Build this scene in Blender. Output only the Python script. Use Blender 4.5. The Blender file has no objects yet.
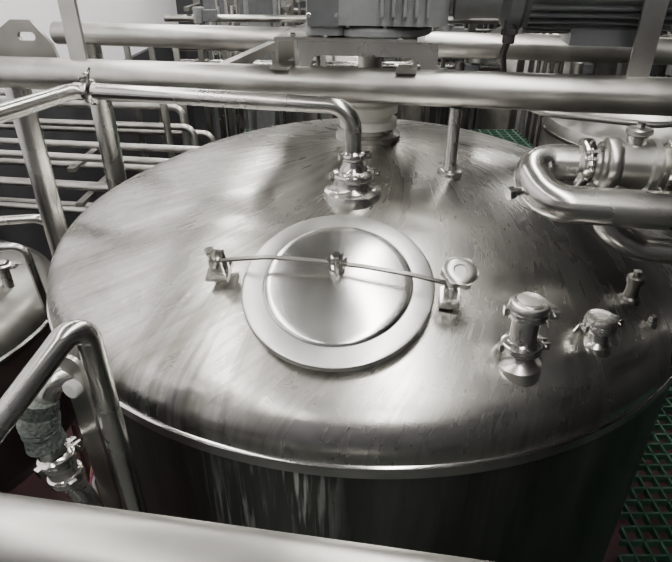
import bpy, bmesh, math, random
from mathutils import Vector, Matrix
from mathutils.geometry import tessellate_polygon
random.seed(4)
V = Vector
FLOOR = -2.2
# ------------------------------------------------------------------ materials
def base_mat(name):
    m = bpy.data.materials.new(name); m.use_nodes = True
    nt = m.node_tree
    return m, nt, nt.nodes, nt.links, nt.nodes['Principled BSDF']
def math_n(N, L, op, a, b=None):
    n = N.new('ShaderNodeMath'); n.operation = op
    for i, x in enumerate((a, b)):
        if x is None: continue
        if isinstance(x, (int, float)): n.inputs[i].default_value = x
        else: L.new(x, n.inputs[i])
    return n.outputs[0]
def ramp(N, L, fac, stops):
    r = N.new('ShaderNodeValToRGB'); e = r.color_ramp.elements
    while len(e) < len(stops): e.new(.5)
    for i, (p, c) in enumerate(stops):
        e[i].position = p
        if isinstance(c, (int, float)): c = (c, c, c)
        e[i].color = (*c, 1)
    L.new(fac, r.inputs[0]); return r.outputs[0]
def simple(name, col, rough=.5, metal=0., scale=12, var=.25, stretch=(1, 1, 1), bump=0., coat=0.):
    m, nt, N, L, P = base_mat(name)
    tc = N.new('ShaderNodeTexCoord'); mp = N.new('ShaderNodeMapping'); mp.inputs['Scale'].default_value = stretch
    L.new(tc.outputs['Object'], mp.inputs[0])
    no = N.new('ShaderNodeTexNoise'); no.inputs['Scale'].default_value = scale; no.inputs['Detail'].default_value = 5
    L.new(mp.outputs[0], no.inputs['Vector'])
    lo = tuple(c*(1-var) for c in col); hi = tuple(min(1, c*(1+var*.6)) for c in col)
    L.new(ramp(N, L, no.outputs[0], [(.3, lo), (.7, hi)]), P.inputs['Base Color'])
    rr = ramp(N, L, no.outputs[0], [(.3, rough*.8), (.75, min(1, rough*1.25))])
    L.new(rr, P.inputs['Roughness']); P.inputs['Metallic'].default_value = metal
    if coat: P.inputs['Coat Weight'].default_value = coat
    if bump:
        b = N.new('ShaderNodeBump'); b.inputs['Strength'].default_value = bump; b.inputs['Distance'].default_value = .01
        L.new(no.outputs[0], b.inputs['Height']); L.new(b.outputs[0], P.inputs['Normal'])
    return m
def emis(name, col, s):
    m, nt, N, L, P = base_mat(name)
    P.inputs['Base Color'].default_value = (*col, 1); P.inputs['Emission Color'].default_value = (*col, 1)
    P.inputs['Emission Strength'].default_value = s
    return m
def dome_mat():
    m, nt, N, L, P = base_mat('dome_brushed_stainless')
    tc = N.new('ShaderNodeTexCoord'); sx = N.new('ShaderNodeSeparateXYZ'); L.new(tc.outputs['Object'], sx.inputs[0])
    x, y, z = sx.outputs
    r = math_n(N, L, 'SQRT', math_n(N, L, 'ADD', math_n(N, L, 'ADD', math_n(N, L, 'MULTIPLY', x, x), math_n(N, L, 'MULTIPLY', y, y)), 1e-4))
    # swirl the polishing marks: rotate direction by an angle growing with radius
    ph = math_n(N, L, 'MULTIPLY', r, .9); cs = math_n(N, L, 'COSINE', ph); sn_ = math_n(N, L, 'SINE', ph)
    ux = math_n(N, L, 'DIVIDE', x, r); uy = math_n(N, L, 'DIVIDE', y, r)
    rx = math_n(N, L, 'SUBTRACT', math_n(N, L, 'MULTIPLY', ux, cs), math_n(N, L, 'MULTIPLY', uy, sn_))
    ry = math_n(N, L, 'ADD', math_n(N, L, 'MULTIPLY', ux, sn_), math_n(N, L, 'MULTIPLY', uy, cs))
    def coords(a, c0, K, kr):
        c = N.new('ShaderNodeCombineXYZ')
        L.new(math_n(N, L, 'MULTIPLY', a, K), c.inputs[0])
        L.new(math_n(N, L, 'MULTIPLY', c0, K), c.inputs[1])
        L.new(math_n(N, L, 'MULTIPLY', r, kr), c.inputs[2]); return c.outputs[0]
    def noise(vec, s, d, dist=0):
        n = N.new('ShaderNodeTexNoise'); n.inputs['Scale'].default_value = s; n.inputs['Detail'].default_value = d
        n.inputs['Distortion'].default_value = dist
        L.new(vec, n.inputs['Vector']); return n.outputs[0]
    n1 = noise(coords(rx, ry, 8, 1.4), 1, 5, .3)
    n2 = noise(coords(rx, ry, 60, 4), 1, 4)
    n3 = noise(tc.outputs['Object'], 3.0, 8, .5)
    n4 = noise(tc.outputs['Object'], 28, 5)
    n5 = noise(coords(ux, uy, 38, 3), 1, 5)
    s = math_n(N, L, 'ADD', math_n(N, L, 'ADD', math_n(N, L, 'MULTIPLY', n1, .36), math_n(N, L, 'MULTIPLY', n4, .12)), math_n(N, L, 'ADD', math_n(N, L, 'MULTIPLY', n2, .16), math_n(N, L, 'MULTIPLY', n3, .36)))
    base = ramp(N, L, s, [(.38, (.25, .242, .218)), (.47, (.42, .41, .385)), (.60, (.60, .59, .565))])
    # dried run marks below the hatch hinge, following the fall of the dome
    ma = ramp(N, L, math_n(N, L, 'ADD', ux, 1.), [(.36, 0.), (.46, 1.), (.66, 1.), (.78, 0.)])
    mr = ramp(N, L, r, [(.70, 0.), (.80, 1.)])
    front = ramp(N, L, math_n(N, L, 'MULTIPLY', uy, -1.), [(.0, 0.), (.3, 1.)])
    st = ramp(N, L, n5, [(.46, 0.), (.60, 1.)])
    f = math_n(N, L, 'MULTIPLY', math_n(N, L, 'MULTIPLY', ma, mr), math_n(N, L, 'MULTIPLY', front, st))
    mix = N.new('ShaderNodeMix'); mix.data_type = 'RGBA'
    L.new(math_n(N, L, 'MULTIPLY', f, .55), mix.inputs[0]); L.new(base, mix.inputs[6]); mix.inputs[7].default_value = (.17, .16, .135, 1)
    L.new(mix.outputs[2], P.inputs['Base Color'])
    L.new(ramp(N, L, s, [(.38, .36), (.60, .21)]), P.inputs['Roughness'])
    P.inputs['Metallic'].default_value = 1
    P.inputs['Anisotropic'].default_value = .35
    t = N.new('ShaderNodeTangent'); t.direction_type = 'RADIAL'; t.axis = 'Z'; L.new(t.outputs[0], P.inputs['Tangent'])
    b = N.new('ShaderNodeBump'); b.inputs['Strength'].default_value = .07; b.inputs['Distance'].default_value = .002
    L.new(n1, b.inputs['Height']); L.new(b.outputs[0], P.inputs['Normal'])
    return m
def clad_mat():
    m, nt, N, L, P = base_mat('shell_stainless_stained')
    tc = N.new('ShaderNodeTexCoord')
    def sn(sc, d=5):
        mp = N.new('ShaderNodeMapping'); mp.inputs['Scale'].default_value = sc; L.new(tc.outputs['Object'], mp.inputs[0])
        n = N.new('ShaderNodeTexNoise'); n.inputs['Scale'].default_value = 1; n.inputs['Detail'].default_value = d
        L.new(mp.outputs[0], n.inputs['Vector']); return n.outputs[0]
    a = sn((14, 14, 1.6)); c = sn((95, 95, 5), 4); g = sn((9, 9, 5))
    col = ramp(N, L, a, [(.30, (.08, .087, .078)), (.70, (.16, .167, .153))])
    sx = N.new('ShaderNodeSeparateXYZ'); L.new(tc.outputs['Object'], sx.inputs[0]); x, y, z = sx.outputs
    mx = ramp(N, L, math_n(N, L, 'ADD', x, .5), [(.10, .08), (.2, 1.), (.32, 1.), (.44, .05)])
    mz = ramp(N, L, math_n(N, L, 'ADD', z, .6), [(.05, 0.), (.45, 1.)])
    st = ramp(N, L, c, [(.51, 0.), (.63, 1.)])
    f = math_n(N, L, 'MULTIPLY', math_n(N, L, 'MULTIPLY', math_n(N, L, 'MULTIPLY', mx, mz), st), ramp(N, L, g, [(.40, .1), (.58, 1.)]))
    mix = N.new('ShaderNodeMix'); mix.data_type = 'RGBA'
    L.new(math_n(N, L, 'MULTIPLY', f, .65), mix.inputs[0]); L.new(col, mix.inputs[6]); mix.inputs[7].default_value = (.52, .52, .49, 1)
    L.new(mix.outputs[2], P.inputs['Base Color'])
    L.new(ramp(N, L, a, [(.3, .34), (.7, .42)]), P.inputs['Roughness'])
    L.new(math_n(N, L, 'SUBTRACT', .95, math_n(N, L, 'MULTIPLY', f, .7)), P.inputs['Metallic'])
    return m
STEEL = simple('pipe_stainless', (.52, .51, .485), .26, 1, 6, .2, (1, 1, 1))
STEEL_R = simple('pipe_stainless_satin', (.43, .42, .395), .35, 1, 8, .25, (1, 1, 1))
POL = simple('polished_stainless', (.64, .63, .61), .17, 1, 10, .1)
LIDM = simple('lid_brushed_stainless', (.60, .595, .575), .22, 1, 5, .12)
RINGM = simple('lid_ring_stainless', (.53, .53, .515), .33, 1, 9, .15)
DSTEEL = simple('dark_stainless', (.22, .215, .20), .35, 1, 6, .3)
DOME = dome_mat(); CLAD = clad_mat()
MOTOR = simple('motor_grey_paint', (.085, .089, .092), .42, 0, 20, .2)
GEAR = simple('gearbox_grey_paint', (.17, .175, .175), .4, 0, 20, .2)
BLACK = simple('black_rubber', (.02, .02, .02), .55, 0, 20, .3)
CREAM = simple('white_seal_plastic', (.78, .77, .71), .4, 0, 20, .08)
GREEN = simple('green_frp_grating', (.025, .075, .045), .5, 0, 20, .3)
REDF = simple('red_epoxy_floor', (.05, .016, .018), .4, 0, 3, .4)
WHITE = simple('white_panel_wall', (.88, .87, .90), .5, 0, 1.5, .03)
GREYW = simple('grey_wall', (.12, .12, .13), .7, 0, 2, .3)
DARKW = simple('dark_wall', (.03, .031, .034), .6, 0, 2, .4)
CEIL = simple('ceiling_panel', (.13, .13, .13), .7, 0, 1.5, .15)
HOSE = simple('braided_hose', (.13, .15, .135), .6, .3, 160, .7, (1, 1, 1), .6)
BROWN = simple('dark_brown_paint', (.035, .025, .022), .4, 0, 5, .3)
CHECK = simple('platform_steel_plate', (.07, .075, .07), .5, .6, 10, .3)
WIREW = simple('cable_white', (.6, .6, .58), .5); WIREY = simple('cable_yellow', (.5, .4, .08), .5)
WIREB = simple('cable_blue', (.1, .2, .5), .5); WIREM = simple('cable_magenta', (.35, .08, .2), .5)
LAMP = emis('lamp_diffuser', (1, .98, .935), 34)

# ------------------------------------------------------------------ mesh builder
def fillet(pts, rad, n=10):
    pts = [V(p) for p in pts]; out = [pts[0]]
    for i in range(1, len(pts)-1):
        P = pts[i]; d1 = pts[i-1]-P; d2 = pts[i+1]-P; l1, l2 = d1.length, d2.length
        d1.normalize(); d2.normalize(); ang = d1.angle(d2)
        if ang > 3.05: out.append(P); continue
        h = ang/2; Lt = rad/math.tan(h); mx = .49*min(l1, l2); rr = rad
        if Lt > mx: Lt = mx; rr = Lt*math.tan(h)
        c = P+(d1+d2).normalized()*(rr/math.sin(h)); a = P+d1*Lt-c; b = P+d2*Lt-c; w = math.pi-ang
        for k in range(n+1):
            t = k/n; out.append(c+a*(math.sin((1-t)*w)/math.sin(w))+b*(math.sin(t*w)/math.sin(w)))
    out.append(pts[-1]); return out
def frame(o, z, y=None):
    z = V(z).normalized(); y = V(y) if y is not None else (V((0, 1, 0)) if abs(z.y) < .9 else V((1, 0, 0)))
    x = y.cross(z).normalized(); y = z.cross(x)
    M = Matrix((x, y, z)).transposed().to_4x4(); M.translation = V(o); return M
class B:
    def __init__(s, name): s.name = name; s.v = []; s.f = []; s.m = []; s.mats = []
    def mi(s, m):
        if m not in s.mats: s.mats.append(m)
        return s.mats.index(m)
    def add(s, vs, fs, mat, M=None):
        o = len(s.v); k = s.mi(mat)
        for p in vs: s.v.append((M @ V(p)) if M is not None else V(p))
        for f in fs: s.f.append([o+i for i in f]); s.m.append(k)
    def lathe(s, prof, mat, M=None, seg=40):
        vs = []; rings = []
        for r, z in prof:
            if r < 1e-6: rings.append([len(vs)]); vs.append((0, 0, z))
            else:
                rings.append(list(range(len(vs), len(vs)+seg)))
                for i in range(seg):
                    a = 2*math.pi*i/seg; vs.append((r*math.cos(a), r*math.sin(a), z))
        fs = []
        for A, C in zip(rings, rings[1:]):
            for i in range(seg):
                j = (i+1) % seg
                if len(A) == 1 and len(C) == 1: continue
                if len(A) == 1: fs.append((A[0], C[i], C[j]))
                elif len(C) == 1: fs.append((A[i], C[0], A[j]))
                else: fs.append((A[i], C[i], C[j], A[j]))
        s.add(vs, fs, mat, M)
    def cyl(s, p, q, r, mat, seg=24, ch=None):
        p, q = V(p), V(q); h = (q-p).length; c = ch if ch is not None else min(r*.12, h*.2)
        s.lathe([(0, 0), (r-c, 0), (r, c), (r, h-c), (r-c, h), (0, h)], mat, frame(p, q-p), seg)
    def tube(s, pts, r, mat, rad=0, seg=20, n=10):
        pts = fillet(pts, rad, n) if rad else [V(p) for p in pts]
        T = []
        for i in range(len(pts)):
            a = pts[max(i-1, 0)]; b = pts[min(i+1, len(pts)-1)]; T.append((b-a).normalized())
        N = T[0].orthogonal().normalized(); vs = []
        for i, p in enumerate(pts):
            if i:
                q = T[i-1].rotation_difference(T[i]); N = q @ N
                N = (N-T[i]*N.dot(T[i])).normalized()
            Bn = T[i].cross(N)
            rr = r(i/(len(pts)-1)) if callable(r) else r
            for k in range(seg):
                a = 2*math.pi*k/seg; vs.append(p+(N*math.cos(a)+Bn*math.sin(a))*rr)
        fs = []
        for i in range(len(pts)-1):
            for k in range(seg):
                j = (k+1) % seg; fs.append((i*seg+k, i*seg+j, (i+1)*seg+j, (i+1)*seg+k))
        fs.append(tuple(reversed(range(seg)))); e = (len(pts)-1)*seg; fs.append(tuple(range(e, e+seg)))
        s.add(vs, fs, mat)
    def box(s, c, d, mat, M=None, rot=0):
        x, y, z = d[0]/2, d[1]/2, d[2]/2; c = V(c); R = Matrix.Rotation(rot, 3, 'Z')
        vs = [c+R @ V((a*x, b*y, e*z)) for a in (-1, 1) for b in (-1, 1) for e in (-1, 1)]
        s.add(vs, [(0, 1, 3, 2), (4, 6, 7, 5), (0, 4, 5, 1), (2, 3, 7, 6), (0, 2, 6, 4), (1, 5, 7, 3)], mat, M)
    def plate(s, loops, th, mat, M=None):
        L3 = [[V((a, b, 0)) for a, b in lp] for lp in loops]; tris = tessellate_polygon(L3)
        flat = [p for lp in L3 for p in lp]; n = len(flat)
        vs = [(p.x, p.y, -th/2) for p in flat]+[(p.x, p.y, th/2) for p in flat]
        fs = [tuple(t) for t in tris]+[tuple(i+n for i in reversed(t)) for t in tris]; o = 0
        for lp in loops:
            k = len(lp)
            for i in range(k):
                j = (i+1) % k; fs.append((o+i, o+j, o+j+n, o+i+n))
            o += k
        s.add(vs, fs, mat, M)
    def clamp(s, M, r, mat=POL, side=0, w=.018, k=1.):
        # tri-clamp ring with split band lugs, swing bolt and wing nut
        s.lathe([(r*.68, -w*.8), (r*.86, -w*.5), (r*.97, -w*.45), (r, -w*.3), (r, w*.3), (r*.97, w*.45), (r*.86, w*.5), (r*.68, w*.8)], mat, M)
        R = M @ Matrix.Rotation(side, 4, 'Z')
        x = r+.006*k
        s.box((x, .0075*k, 0), (.016*k, .006*k, w*.9), mat, R); s.box((x, -.0075*k, 0), (.016*k, .006*k, w*.9), mat, R)
        s.cyl(R @ V((x, -.016*k, 0)), R @ V((x, .032*k, 0)), .003*k, mat, 12)
        s.cyl(R @ V((x, .011*k, 0)), R @ V((x, .021*k, 0)), .0065*k, mat, 12)
        W = R @ Matrix.Translation((x, .023*k, 0)) @ Matrix.Scale(k, 4)
        s.plate([[(-.015, .006), (-.011, .009), (0, .002), (.011, .009), (.015, .006), (.012, -.001), (.004, -.004), (-.004, -.004), (-.012, -.001)]], .004, mat, W @ Matrix.Rotation(.5, 4, 'Y'))
        R2 = M @ Matrix.Rotation(side+math.pi, 4, 'Z')
        s.box((r*1.04, 0, 0), (.010, .014, w*.9), mat, R2)
    def done(s, angle=35):
        me = bpy.data.meshes.new(s.name); me.from_pydata([tuple(p) for p in s.v], [], s.f)
        for m in s.mats: me.materials.append(m)
        for i, p in enumerate(me.polygons): p.material_index = s.m[i]; p.use_smooth = True
        bm = bmesh.new(); bm.from_mesh(me); bmesh.ops.recalc_face_normals(bm, faces=bm.faces); bm.to_mesh(me); bm.free()
        me.set_sharp_from_angle(angle=math.radians(angle))
        ob = bpy.data.objects.new(s.name, me); bpy.context.scene.collection.objects.link(ob); return ob
def arcpts(cx, cy, r, a0, a1, n=6):
    return [(cx+r*math.cos(math.radians(a0+(a1-a0)*i/n)), cy+r*math.sin(math.radians(a0+(a1-a0)*i/n))) for i in range(n+1)]

# ------------------------------------------------------------------ main tank
RC, RK, H = 1.9, .12, .353
def zd(r): return H-RC+math.sqrt(RC*RC-r*r)
def dome_frame(x, y, vertical=False):
    r = math.hypot(x, y); z = zd(r); n = V((x, y, z-(H-RC))).normalized()
    if vertical: return Matrix.Translation((x, y, z))
    return frame((x, y, z), n, (-x/r, -y/r, 0))
t = B('stainless_fermentation_tank')
prof = [(r, zd(r)) for r in [0, .02, .05, .1, .15, .2, .25, .3, .35, .4, .45, .5, .55, .6, .65, .7, .75, .8, .84, .88, .91, .935]]
for i in range(1, 13):
    a = math.radians(60.4*(1-i/12)); prof.append((.88+.12*math.cos(a), .12*math.sin(a)))
prof += [(1.0, -.004)]
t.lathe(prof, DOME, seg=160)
t.lathe([(1.0, -.004), (1.004, -.005), (1.006, -.008), (1.004, -.011), (1.0, -.012)], POL, seg=160)
t.lathe([(1.0, -.012), (1.0, -.040), (.990, -.043)], STEEL_R, seg=160)
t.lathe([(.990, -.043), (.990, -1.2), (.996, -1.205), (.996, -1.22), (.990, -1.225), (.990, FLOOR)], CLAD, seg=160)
t.done(50)

# ------------------------------------------------------------------ manhole lid
def Mp(M, p): return M @ V(p)
M = dome_frame(-.096, -.71)
b = B('manhole_hatch')
b.lathe([(0, .0560), (.010, .0558), (.03, .0542), (.06, .0508), (.09, .0470), (.12, .0428), (.140, .0396), (.152, .0374), (.1565, .0355), (.1590, .0330), (.1600, .0290)], LIDM, M, 96)
b.lathe([(.1600, .0290), (.1620, .0286), (.199, .0280), (.204, .0260), (.206, .0225), (.206, .015), (.202, .012), (.192, .011), (.192, -.05)], RINGM, M, 96)
bar = [(-.265, .030, .038), (-.24, .030, .046), (-.15, .026, .068), (-.05, .016, .077), (.05, .010, .077), (.15, .004, .068), (.235, .0, .050), (.25, .0, .045)]
bp = fillet([V(p) for p in bar], .3, 4)
vs = []; fs = []
for p in bp:
    for dy, dz in ((-.004, -.003), (.004, -.003), (.004, .003), (-.004, .003)): vs.append((p.x, p.y+dy, p.z+dz))
for i in range(len(bp)-1):
    for k in range(4): fs.append((i*4+k, i*4+(k+1) % 4, i*4+4+(k+1) % 4, i*4+4+k))
b.add(vs, fs, DSTEEL, M)
cy = .013
b.cyl(Mp(M, (0, cy, .048)), Mp(M, (0, cy, .098)), .007, POL)
b.box((-.012, cy, .080), (.005, .024, .032), POL, M); b.box((.012, cy, .080), (.005, .024, .032), POL, M)
b.cyl(Mp(M, (-.020, cy, .088)), Mp(M, (.022, cy, .088)), .0055, POL, 16)
b.cyl(Mp(M, (0, cy, .053)), Mp(M, (0, cy, .062)), .017, POL, 24)
b.cyl(Mp(M, (0, cy, .095)), Mp(M, (0, cy, .105)), .011, POL, 6)
# hinge block (left)
b.box((-.272, .030, .003), (.05, .055, .012), STEEL, M)
b.box((-.268, .046, .030), (.028, .005, .052), POL, M); b.box((-.268, .014, .030), (.028, .005, .052), POL, M)
b.cyl(Mp(M, (-.268, .003, .040)), Mp(M, (-.268, .060, .040)), .0065, POL, 16)
b.cyl(Mp(M, (-.280, .030, .01)), Mp(M, (-.280, .030, .066)), .008, POL, 16)
b.cyl(Mp(M, (-.280, .030, .066)), Mp(M, (-.280, .030, .075)), .012, POL, 6)
# latch (right) with swing bolt and hand knob
b.box((.238, .0, .003), (.040, .045, .018), STEEL, M)
b.box((.238, .014, .025), (.026, .005, .045), POL, M); b.box((.238, -.014, .025), (.026, .005, .045), POL, M)
b.cyl(Mp(M, (.238, -.024, .032)), Mp(M, (.238, .024, .032)), .006, POL, 16)
b.cyl(Mp(M, (.243, .0, .02)), Mp(M, (.250, .008, .076)), .007, POL, 16)
K = M @ frame((.250, .008, .077), (.08, -.05, 1))
lobes = []
for i in range(72):
    a = 2*math.pi*i/72; rr = .034+.0035*math.cos(6*a); lobes.append((rr*math.cos(a), rr*math.sin(a)))
b.plate([lobes], .016, STEEL_R, K)
b.lathe([(0, .0095), (.012, .0095), (.014, .012), (.024, .012), (.030, .0105), (.034, .008)], STEEL_R, K)
b.lathe([(.011, -.03), (.014, -.025), (.02, -.012), (.02, -.006)], POL, K)
b.done(30)

# ------------------------------------------------------------------ dome fittings
Mz = dome_frame(.268, -.85, True)
b = B('sanitary_nozzle')
b.lathe([(.050, -.04), (.046, .0), (.034, .010), (.027, .020), (.0255, .148), (.012, .150), (0, .150)], STEEL, Mz)
b.clamp(Mz @ Matrix.Translation((0, 0, .040)), .040, POL, .1, .018, 1.)
b.clamp(Mz @ Matrix.Translation((0, 0, .120)), .039, POL, -.1, .018, 1.15)
b.lathe([(.036, .122), (.038, .126), (.038, .136), (.035, .141), (.030, .142), (.027, .140), (.012, .142), (0, .143)], STEEL, Mz)
b.done()
M = dome_frame(.455, -.775, True)
b = B('sanitary_nozzle')
b.lathe([(.038, -.04), (.034, .0), (.026, .007), (.022, .014), (.022, .060), (0, .060)], STEEL, M)
b.clamp(M @ Matrix.Translation((0, 0, .042)), .034, POL, .3, .018, 1.1)
b.lathe([(.032, .046), (.0325, .050), (.0325, .058), (.030, .062), (.025, .063), (.012, .062), (0, .063)], STEEL, M)
b.tube([Mp(M, (-.032, 0, .042)), Mp(M, (-.046, -.005, .044)), Mp(M, (-.060, -.015, .034))], .0035, POL, .02)
b.done()
M = dome_frame(.590, -.630, True)
b = B('sensor_stub')
b.lathe([(.024, -.03), (.022, .002), (.017, .007), (.015, .02), (.015, .040), (.019, .042), (.019, .056), (.016, .059), (.008, .060), (.008, .072), (0, .072)], DSTEEL, M, 24); b.done()
M = dome_frame(.620, -.690, True)
b = B('drain_plug')
b.lathe([(.013, -.02), (.013, .008), (.010, .010), (.010, .020), (.008, .023), (0, .023)], DSTEEL, M, 6); b.done()

# CIP pipe entering the dome
Mv = dome_frame(-.057, -.385, True)
b = B('cleaning_inlet_pipe')
b.lathe([(.078, -.03), (.075, .000), (.072, .008), (.060, .012), (.050, .018), (.046, .026), (.046, .045)], STEEL, Mv)
b.clamp(Mv @ Matrix.Translation((0, 0, .048)), .055, POL, .3, .018)
b.lathe([(.042, .055), (.034, .062), (.028, .072), (.025, .085)], STEEL, Mv)
b.clamp(Mv @ Matrix.Translation((0, 0, .096)), .031, POL, .3, .016)
z0 = zd(math.hypot(.057, .385)); PR = .0205
pp = [(-.057, -.385, z0+.05), (-.057, -.385, .53), (-.785, -.222, .535), (-.86, -.52, .535), (-1.05, -1.25, .535)]
b.tube(pp[:2]+[V(pp[2])], PR, STEEL, .060, 24)
b.tube([V(pp[1]).lerp(V(pp[2]), .9), pp[2], pp[3], pp[4]], PR, STEEL, .05, 24)
d = (V(pp[2])-V(pp[1])).normalized()
b.clamp(frame(V(pp[1]).lerp(V(pp[2]), .945), d, (0, 0, 1)), .031, POL, 1.2, .018)
b.done()

# support rod
b = B('frame_support_rod')
x0, y0 = .212, -.262; z0 = zd(math.hypot(x0, y0))
b.lathe([(.034, -.02), (.034, .006), (.030, .009), (.020, .011), (.018, .02), (.0165, .024), (.0165, .535-z0-.035), (0, .535-z0-.035)], STEEL, Matrix.Translation((x0, y0, z0)), 28)
b.done()

# ------------------------------------------------------------------ support frame over the tank
b = B('agitator_support_frame')
A = V((-1.09, -.012, .545)); C = V((.713, -.353, .545)); dm = (C-A).normalized()
b.tube([A-dm*.9, C+dm*.9], .0445, STEEL_R, 0, 32)
A2 = V((-1.27, .80, .565)); C2 = V((.95, .36, .555)); d2 = (C2-A2).normalized()
b.tube([A2-d2*.0, C2+d2*.9], .044, STEEL_R, 0, 32)
b.tube([(-1.055, -.005, .51), (-1.055, -.005, FLOOR)], .036, STEEL, 0, 28)
b.tube([(-1.127, .76, .53), (-1.127, .76, FLOOR)], .046, STEEL, 0, 28)
b.cyl((-1.055, -.005, FLOOR), (-1.055, -.005, FLOOR+.015), .09, STEEL)
b.cyl((-1.127, .76, FLOOR), (-1.127, .76, FLOOR+.015), .09, STEEL)
b.tube([(1.35, -.47, .51), (1.35, -.47, FLOOR)], .04, STEEL); b.tube([(1.35, .285, .51), (1.35, .285, FLOOR)], .04, STEEL)
b.box((-.825, -.065, .90), (.05, .012, .70), STEEL_R, rot=-.19)
b.box((.625, -.335, .90), (.05, .012, .70), STEEL_R, rot=-.19)
out = [(-.11, -.06), (.10, -.06), (.085, 0), (.030, .065), (-.035, .065), (-.11, .02)]
hole = arcpts(.025, .020, .012, -90, 90)+arcpts(-.01, .020, .012, 90, 270)
G = frame((-1.025, .06, .615), (-.19, -1, .0), (0, 0, 1)); b.plate([out, hole], .012, DSTEEL, G)
b.box((-.40, .20, .55), (.03, .64, .03), STEEL_R, rot=-.19)
b.done()

# bracket
b = B('agitator_mounting_bracket')
by = -.205; dz = -.018
Fm = frame((-.025, by-.005, .585), (-.18, -1, 0), (0, 0, 1))
arch = [(-.185, -.008), (-.185, .067), (.185, .067), (.185, -.008), (.150, -.008)]+arcpts(.120, .010, .022, 0, 90)+arcpts(-.120, .010, .022, 90, 180)+[(-.150, -.008)]
b.plate([arch], .010, STEEL, Fm)
Mb = frame((-.025, .10, 0), (0, 0, 1), (.18, 1, 0))
b.box((0, 0, .672+dz), (.37, .62, .010), STEEL_R, Mb)
b.box((-.165, -.30, .588), (.05, .10, .008), STEEL_R, Mb); b.box((.165, -.30, .588), (.05, .10, .008), STEEL_R, Mb)
b.box((-.181, 0, .62), (.008, .60, .065), STEEL_R, Mb); b.box((.181, 0, .62), (.008, .60, .065), STEEL_R, Mb)
for sx in (-.14, -.05, .05, .14): b.cyl(Mb @ V((sx, -.290, .677+dz)), Mb @ V((sx, -.290, .685+dz)), .009, POL, 6)
b.done()

# gear motor
b = B('agitator_gear_motor')
Mg = frame((.020, -.085, dz), (0, 0, 1), (.18, 1, 0))
b.lathe([(.0, .677), (.135, .677), (.140, .682), (.140, .695), (.136, .70), (.12, .705), (.12, .74)], GEAR, Mg, 48)
def rbox(bb, c, d, mat, M, ch):
    x, y = d[0]/2, d[1]/2; pts = []
    for sx, sy, a in ((1, 1, 0), (-1, 1, 90), (-1, -1, 180), (1, -1, 270)): pts += arcpts(sx*(x-ch), sy*(y-ch), ch, a, a+90, 4)
    bb.plate([pts], d[2], mat, M @ Matrix.Translation(c))
rbox(b, (.02, -.01, .82), (.32, .26, .225), GEAR, Mg, .04)
rbox(b, (.02, -.02, .95), (.24, .20, .05), GEAR, Mg, .04)
rbox(b, (-.13, -.08, .785), (.10, .10, .205), GEAR, Mg, .02)
b.box((-.13, -.136, .785), (.08, .012, .16), MOTOR, Mg)
for sx, sz in ((-.165, .73), (-.095, .73), (-.165, .85), (-.095, .85)): b.cyl(Mg @ V((sx, -.130, sz)), Mg @ V((sx, -.146, sz)), .006, POL, 6)
for k in range(5): b.box((.02+k*.028, -.143, .82), (.008, .03, .18), GEAR, Mg)
for k in range(8):
    a = k*math.pi/4+.2; b.cyl(Mg @ V((.129*math.cos(a), .129*math.sin(a), .69)), Mg @ V((.129*math.cos(a), .129*math.sin(a), .708)), .008, POL, 6)
Ma = frame(Mg @ V((.11, .03, .815)), (1, -.18, 0), (0, 0, 1))
b.lathe([(.07, 0), (.09, .02), (.09, .08), (.105, .085), (.105, .12), (.10, .13), (.10, .20)], GEAR, Ma, 48)
b.lathe([(.10, .20), (.135, .22), (.135, .25), (.120, .26), (.120, .62), (.126, .63), (.133, .64), (.133, .72), (.108, .745), (0, .75)], MOTOR, Ma, 48)
for k in range(36):
    a = 2*math.pi*k/36; R = Ma @ Matrix.Rotation(a, 4, 'Z'); b.box((.123, 0, .44), (.02, .005, .34), MOTOR, R)
b.box((.0, -.12, .46), (.13, .07, .16), MOTOR, Ma)
b.done()
b = B('motor_power_cable')
p0 = V((.345, -.185, .645))
b.cyl(p0+V((0, 0, .09)), p0+V((0, 0, 0)), .016, BLACK); b.cyl(p0+V((0, 0, .035)), p0+V((0, 0, .02)), .022, BLACK, 6)
b.tube([p0+V((0, 0, .01)), p0+V((0, .035, -.03)), p0+V((.05, .16, -.12)), p0+V((.12, .5, -.16)), p0+V((.3, 1.2, -.3))], .009, BLACK, .08, 14)
b.done()

# shaft seal column on apex
b = B('agitator_shaft_seal')
zt = zd(0)
b.lathe([(.10, zt-.01), (.10, zt+.012), (.078, .372), (.078, .385)], STEEL, seg=48)
b.lathe([(.078, .385), (.088, .387), (.088, .410), (.080, .413), (.072, .415), (.072, .425), (.08, .428), (.088, .43), (.088, .452), (.08, .456), (.072, .458), (.072, .468), (.088, .472), (.088, .495), (.08, .50), (.05, .50)], CREAM, seg=48)
b.lathe([(.06, .50), (.06, .53), (.035, .532), (.035, .650)], STEEL, seg=32)
b.done()

# ------------------------------------------------------------------ right-hand process pipework
b = B('product_transfer_pipe')
rp = .038
b.tube([(1.6, -.90, .400), V((.330, -.685, .405)), V((.305, -.565, .455)), V((.56, -.612, .458))], rp, STEEL, .068, 32, 16)
b.tube([V((.54, -.607, .458)), V((1.6, -.80, .455))], .032, STEEL, 0, 28)
du = V((1, -.18, 0)).normalized()
def up(t): return V((.40, -.582, .458))+du*t
b.clamp(frame(up(.030), du, (0, 0, 1)), .052, POL, 2.6, .024)
b.lathe([(.038, .03), (.036, .036), (.036, .052), (.046, .058), (.046, .064)], STEEL, frame(up(0), du, (0, 0, 1)))
b.lathe([(.046, .064), (.054, .068), (.056, .072), (.056, .088), (.054, .092), (.050, .096), (.050, .150), (.056, .154), (.056, .166), (.048, .172), (.042, .178), (.042, .21)], STEEL_R, frame(up(0), du, (0, 0, 1)))
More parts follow.
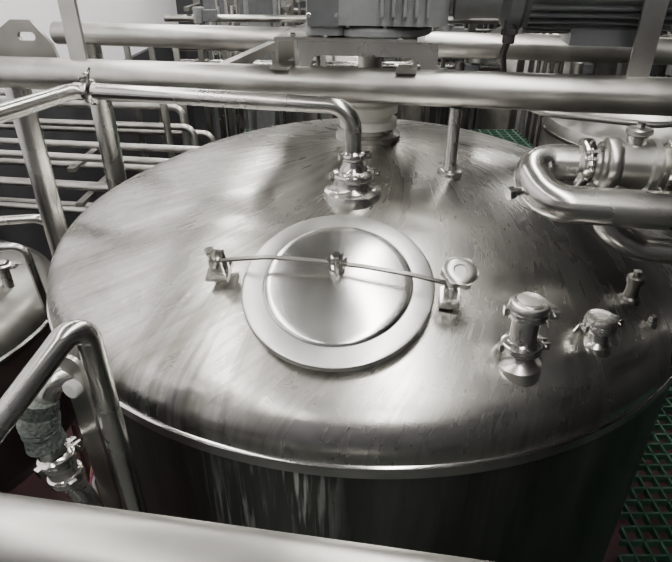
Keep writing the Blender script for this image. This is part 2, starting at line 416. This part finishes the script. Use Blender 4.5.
# valve body with top actuator stub and lever
vb = up(.123)
b.cyl(vb+V((0, 0, .035)), vb+V((0, 0, .066)), .020, STEEL, 24)
b.cyl(vb+V((0, 0, .066)), vb+V((0, 0, .078)), .026, STEEL_R, 24)
b.cyl(vb+V((0, 0, .078)), vb+V((0, 0, .088)), .009, POL, 6)
b.clamp(frame(up(.195), du, (0, 0, 1)), .056, POL, 2.5, .024, 1.3)
b.lathe([(.04, .19), (.046, .20), (.046, .26)], STEEL, frame(up(0), du, (0, 0, 1)))
b.clamp(frame(up(.275), du, (0, 0, 1)), .055, POL, 2.4, .024, 1.3)
b.cyl((.262, -.655, .415), (.30, -.645, .42), .010, POL, 12); b.cyl((.255, -.657, .414), (.268, -.653, .416), .015, POL, 6)
b.tube([(.50, -.60, .45), (.475, -.628, .335), (.56, -.645, .285), (1.4, -.80, .26)], .029, STEEL, .075, 28, 12)
b.done()

b = B('air_hose')
b.tube([(.30, .25, .50), (.42, .35, .43), (.62, .22, .37), (.95, .10, .36), (1.5, .05, .42)], .011, STEEL_R, .2, 14, 12); b.done()

# ------------------------------------------------------------------ front handrails
b = B('platform_guard_rail')
a0 = V((-.1, -1.514, .45)); dr = V((1, -.156, 0)).normalized()
b.tube([a0-dr*1.6, a0+dr*1.3], .031, STEEL_R, 0, 40)
for tt in (-1.4, 1.2): b.tube([a0+dr*tt, (a0+dr*tt).xy.to_3d()+V((0, 0, -.8))], .025, STEEL)
b.tube([a0-dr*1.4-V((0, 0, .62)), a0+dr*1.2-V((0, 0, .62))], .02, STEEL)
b.done()
b = B('operator_platform')
b.box((-.1, -2.55, -.83), (3.4, 2.4, .06), CHECK)
for x in (-1.7, 1.5):
    for y in (-3.7, -1.4): b.box((x, y, (-.86+FLOOR)/2), (.08, .08, -.86-FLOOR), DSTEEL)
b.box((-.1, -1.34, -.90), (3.4, .05, .14), DSTEEL)
b.done()
b = B('stair_handrail')
b.tube([(-.505, -1.0, FLOOR), (-.505, -1.0, .345), (-.622, -1.105, .212), (-1.05, -1.49, -.257), (-1.05, -1.49, FLOOR)], .0205, STEEL, .024, 24)
b.done()
b = B('pipe_bracket_plate')
sl = [(-.022, -2.4), (.022, -2.4), (.022, .0)]+arcpts(0, 0, .022, 0, 180, 12)
Gp = frame((-.556, -.985, .225), (-.35, -1, 0), (0, 0, 1))
hole = arcpts(0, -.04, .012, 0, 345, 16)
b.plate([sl, hole], .008, STEEL_R, Gp)
b.cyl(Gp @ V((0, -.04, 0)), Gp @ V((0, -.04, .02)), .016, WIREW, 24)
b.done()
b = B('flexible_hose_assembly')
b.tube([(-.53, -.955, .20), (-.60, -.985, .19), (-.628, -1.005, .12)], .021, STEEL, .03)
hp = [(-.622, -1.0, .165), (-.632, -1.01, .12), (-.628, -1.012, .07)]
b.tube(hp, lambda u: .033+.003*math.sin(u*40), HOSE, .2, 28, 12)
b.cyl((-.628, -1.012, .075), (-.622, -1.013, .045), .026, STEEL)
Mh = frame((-.618, -1.013, .03), (-.12, 0, 1)); b.clamp(Mh, .034, POL, 1., .02)
b.cyl((-.618, -1.013, .03), (-.61, -1.015, -.02), .027, STEEL)
b.clamp(frame((-.611, -1.014, -.012), (-.12, 0, 1)), .033, POL, 2.4, .018)
b.tube([(-.610, -1.015, -.01), (-.585, -1.02, -.07), (-.55, -1.03, -.2), (-.55, -1.03, -1.2)], .021, STEEL, .06)
b.tube([(-.55, -1.03, -1.19), (-.55, -1.03, FLOOR)], .021, STEEL)
b.done()
b = B('cable_bundle')
cols = [WIREW, WIREY, WIREB, WIREM, WIREW, BLACK, WIREW, WIREM, BLACK]
for i, c in enumerate(cols):
    o = V((random.uniform(-.02, .02), random.uniform(-.02, .02), 0))
    pts = [V((-.60, -.93, .17))+o, V((-.555+random.uniform(-.02, .02), -.935, .12))+o, V((-.545, -.94, .03+random.uniform(-.03, .03)))+o, V((-.575, -.95, -.08))+o*1.5, V((-.60, -.93, -.4))+o, V((-.60, -.93, FLOOR+.002))+o]
    b.tube(pts, .0028, c, .05, 8)
b.done()

# ------------------------------------------------------------------ green gratings
def grating(x0, x1, y0, y1, z, cell):
    g = B('green_walkway_grating'); th = .008; hgt = .03; RR = 1.04
    n = int((x1-x0)/cell)
    for i in range(n+1):
        x = x0+i*cell; segs = [(y0, y1)]
        if abs(x) < RR:
            c = math.sqrt(RR**2-x*x); segs = [(y0, min(y1, -c)), (max(y0, c), y1)]
        for a, c in segs:
            if c-a > .02: g.box((x, (a+c)/2, z), (th, c-a, hgt), GREEN)
    n = int((y1-y0)/cell)
    for i in range(n+1):
        y = y0+i*cell; segs = [(x0, x1)]
        if abs(y) < RR:
            c = math.sqrt(RR**2-y*y); segs = [(x0, min(x1, -c)), (max(x0, c), x1)]
        for a, c in segs:
            if c-a > .02: g.box(((a+c)/2, y, z), (c-a, th, hgt), GREEN)
    g.box((x1, (y0+y1)/2, z-.06), (.05, y1-y0, .08), DSTEEL)
    for x in (max(x0, 1.1) if x0 > 0 else x0, x1-.02):
        for y in (y0+.05, y1-.05): g.box((x, y, (z-.05+FLOOR)/2), (.06, .06, z-.05-FLOOR), DSTEEL)
    return g.done()
grating(.55, 2.35, -1.22, 1.15, -1.0, .058)
grating(-.75, 1.2, 1.32, 2.3, -.25, .06)

# ------------------------------------------------------------------ left neighbours
b = B('buffer_vessel')
Mt = Matrix.Translation((-1.92, .15, 0))
b.lathe([(0, -.22), (.2, -.235), (.4, -.27), (.56, -.33), (.63, -.38), (.65, -.43)], DSTEEL, Mt, 96)
b.lathe([(.65, -.43), (.66, -.435), (.66, -.45), (.65, -.455)], STEEL, Mt, 96)
b.lathe([(.65, -.455), (.65, -.95), (.55, -1.1), (.1, -1.3), (0, -1.3)], BROWN, Mt, 96)
for k in range(4):
    a = math.radians(45+90*k); p = V((-1.92+.55*math.cos(a), .15+.55*math.sin(a), -1.0)); b.cyl(p, (p.x, p.y, FLOOR), .035, STEEL)
b.lathe([(0, -.16), (.10, -.165), (.15, -.18), (.16, -.19), (.16, -.235), (.14, -.24), (.14, -.27)], DSTEEL, Matrix.Translation((-1.72, .38, 0)), 40)
for k in range(10):
    a = k*math.pi/5; b.cyl((-1.72+.145*math.cos(a), .38+.145*math.sin(a), -.2), (-1.72+.145*math.cos(a), .38+.145*math.sin(a), -.165), .014, POL, 6)
b.cyl((-1.50, -.05, -.31), (-1.50, -.05, -.17), .03, STEEL); b.clamp(Matrix.Translation((-1.50, -.05, -.2)), .05)
b.cyl((-1.42, .2, -.34), (-1.42, .2, -.2), .02, STEEL); b.clamp(Matrix.Translation((-1.42, .2, -.22)), .04)
b.done()
b = B('transfer_pipe_pair')
b.tube([(-2.45, -.02, -.02), (-1.2, .22, -.02), (-1.18, .24, -.9), (-1.18, .24, FLOOR)], .017, STEEL, .05)
b.tube([(-2.45, -.10, -.09), (-1.26, .12, -.09), (-1.23, .14, -.9), (-1.23, .14, FLOOR)], .015, STEEL, .05)
b.done()
b = B('pipe_rack')
for i, (y, z) in enumerate(((1.0, -.06), (1.10, -.10), (1.2, -.06), (1.0, -.22), (1.12, -.26), (1.26, -.2), (1.0, -.36), (1.15, -.40))):
    b.tube([(-2.45, y+.25, z), (-.9+.1*(i % 3), y, z), (-.9+.1*(i % 3), y, FLOOR)], .019, STEEL_R, .06, 16)
for i, (y, z) in enumerate(((1.75, .10), (1.85, .02), (1.75, -.08), (1.9, -.16))):
    b.tube([(-2.45, y+.2, z), (-1.15+.08*i, y, z), (-1.15+.08*i, y, FLOOR)], .022, STEEL_R, .06, 16)
for x in (-2.3, -1.45):
    b.box((x, 1.52, (FLOOR+.1)/2), (.05, .05, .1-FLOOR), DSTEEL)
    for z in (-.10, -.29, -.44): b.box((x, 1.25, z), (.04, .5, .02), DSTEEL)
b.done()
b = B('background_guard_rail')
for i in range(9):
    x = -1.55+i*.17; b.box((x, 2.42, -.05), (.035, .035, .80), random.choice((STEEL_R, DSTEEL)))
b.tube([(-1.6, 2.42, .36), (-.1, 2.42, .36)], .022, STEEL_R); b.tube([(-1.6, 2.42, .05), (-.1, 2.42, .05)], .015, STEEL_R)
for x in (-1.55, -.19): b.box((x, 2.42, (-.45+FLOOR)/2), (.035, .035, -.45-FLOOR), STEEL_R)
b.done()

# ------------------------------------------------------------------ background equipment
def bgtank(x, y, R, top, mat=DSTEEL):
    b = B('background_tank')
    b.lathe([(0, top+.25*R), (.3*R, top+.235*R), (.6*R, top+.16*R), (.85*R, top+.07*R), (.97*R, top), (R, top-.06), (R, FLOOR)], mat, Matrix.Translation((x, y, 0)), 72)
    b.lathe([(.12, top+.2*R), (.12, top+.32*R), (.15, top+.33*R), (.15, top+.36*R), (0, top+.38*R)], STEEL, Matrix.Translation((x+.2, y-.1, 0)), 32)
    b.lathe([(R, top-.07), (R+.01, top-.075), (R+.01, top-.09), (R, top-.1)], STEEL, Matrix.Translation((x, y, 0)), 72)
    b.done()
bgtank(2.45, 2.6, .90, -.25, STEEL_R); bgtank(.1, 5.3, .9, -.05, STEEL_R); bgtank(2.6, 5.4, .9, .05, STEEL_R)
b = B('control_cabinet')
b.box((-1.05, 4.6, -.85), (.7, .5, 2.7), MOTOR); b.box((-1.05, 4.34, -.65), (.6, .02, 2.0), GEAR)
b.box((-1.05, 4.32, .15), (.25, .02, .18), GREYW)
for k in range(4): b.cyl((-1.25+.09*k, 4.33, .0), (-1.25+.09*k, 4.30, .0), .02, (WIREW, WIREY, WIREB, WIREM)[k])
b.done()
for (x0, x1, y, z, n) in ((-1.5, 1.3, 3.3, .42, 5), (-1.5, 3.8, 7.0, .2, 6), (1.6, 4.2, 4.0, .45, 4)):
    b = B('background_pipe_rack')
    for k in range(n):
        yy = y+.05*k; zz = z-.13*k+random.uniform(-.02, .02)
        b.tube([(x0, yy, zz), (x1, yy-.2, zz)], random.choice((.02, .028, .036)), random.choice((STEEL_R, STEEL, DSTEEL)), 0, 16)
    m = 7 if x1-x0 > 4 else 4
    for k in range(m):
        xx = x0+.2+k*(x1-x0-.4)/(m-1); b.box((xx, y+.35, (z+.25+FLOOR)/2), (.06, .06, z+.25-FLOOR), DSTEEL)
        b.box((xx, y+.15, z+.06), (.04, .45, .03), DSTEEL)
    for k in range(20):
        xx = x0+.2+random.random()*(x1-x0-.4); rr = random.choice((.015, .02, .03))
        b.tube([(xx, y+.42, FLOOR), (xx, y+.42, random.uniform(.3, .9))], rr, random.choice((STEEL_R, STEEL, GEAR)), 0, 14)
    for k in range(12):
        xx = x0+.2+random.random()*(x1-x0-.4); zz = random.uniform(-.1, .5)
        b.cyl((xx, y-.12, zz-.06), (xx, y-.12, zz+.06), random.uniform(.04, .08), random.choice((DSTEEL, GEAR, STEEL_R)), 24)
        b.box((xx+.09, y-.12, zz), (.1, .1, .08), random.choice((MOTOR, GEAR)))
        b.tube([(xx, y-.12, zz-.06), (xx, y-.12, FLOOR)], .018, DSTEEL, 0, 12)
    b.done()

# ------------------------------------------------------------------ room
X0, X1, Y0, Y1, ZC = -2.6, 4.6, -4.0, 8.0, 2.7
def slab(name, c, d, mat):
    q = B(name); q.box(c, d, mat); return q.done()
slab('floor', ((X0+X1)/2, (Y0+Y1)/2, FLOOR-.05), (X1-X0, Y1-Y0, .1), REDF)
slab('ceiling', ((X0+X1)/2, (Y0+Y1)/2, ZC+.05), (X1-X0, Y1-Y0, .1), CEIL)
slab('wall_left', (X0-.05, (Y0+Y1)/2, (FLOOR+ZC)/2), (.1, Y1-Y0, ZC-FLOOR), WHITE)
slab('wall_right', (X1+.05, (Y0+Y1)/2, (FLOOR+ZC)/2), (.1, Y1-Y0, ZC-FLOOR), DARKW)
slab('wall_back', ((X0+X1)/2, Y1+.05, (FLOOR+ZC)/2), (X1-X0, .1, ZC-FLOOR), DARKW)
slab('wall_front', ((X0+X1)/2, Y0-.05, (FLOOR+ZC)/2), (X1-X0, .1, ZC-FLOOR), GREYW)
slab('added_dark_band_left', (X0+.03, (Y0+Y1)/2, (FLOOR-.2)/2), (.06, Y1-Y0, -FLOOR-.2), DARKW)  # dark band added in place of the dark equipment along this wall
for y in (-2.6, -.35, 1.15, 3.2, 5.4):
    q = B('added_reflection_beam')  # unseen beam, added so the steel picks up dark reflection streaks
    q.box(((X0+X1)/2, y, ZC-.01), (X1-X0, .16, .02), DARKW); q.box(((X0+X1)/2, y, ZC-.13), (X1-X0, .02, .24), DARKW); q.box(((X0+X1)/2, y, ZC-.25), (X1-X0, .16, .02), DARKW); q.done()
for x in (-.65, 1.15):
    q = B('added_reflection_duct'); q.tube([(x, Y0+.02, ZC-.40), (x, Y1-.02, ZC-.40)], .11, DSTEEL, 0, 24)  # duct added out of view for darker reflections in the dome
    for y in (-3, -1, 1, 3, 5, 7): q.box((x, y, ZC-.18), (.02, .02, .4), DSTEEL)
    q.done()
for x in (-1.5, .30, 2.9):
    for y in (-2.9, -1.1, .7, 2.5, 4.3, 6.1):
        if x > 2 and y < 4: continue
        q = B('ceiling_light')
        T = Matrix.Translation((x, y, ZC-.33)) @ Matrix.Rotation(math.radians(30) if x < -1 else 0, 4, 'Y')
        q.box((0, 0, 0), (.28, 1.72, .05), WHITE, T); q.box((0, 0, -.031), (.24, 1.68, .012), LAMP, T)
        q.box((x, y-.5, ZC-.16), (.02, .02, .32), DSTEEL); q.box((x, y+.5, ZC-.16), (.02, .02, .32), DSTEEL); q.done()

# ------------------------------------------------------------------ camera + lift so the floor is z = 0
cam = bpy.data.cameras.new('camera'); co = bpy.data.objects.new('camera', cam); bpy.context.scene.collection.objects.link(co)
co.location = (-.1, -1.749, .837); co.rotation_euler = (math.radians(60), 0, 0); cam.lens = 30; cam.sensor_width = 36; cam.clip_start = .02
bpy.context.scene.camera = co
for o in bpy.context.scene.objects:
    if o.parent is None: o.location.z += -FLOOR
w = bpy.data.worlds.new('world'); bpy.context.scene.world = w; w.use_nodes = True
w.node_tree.nodes['Background'].inputs[0].default_value = (.5, .52, .55, 1); w.node_tree.nodes['Background'].inputs[1].default_value = .1
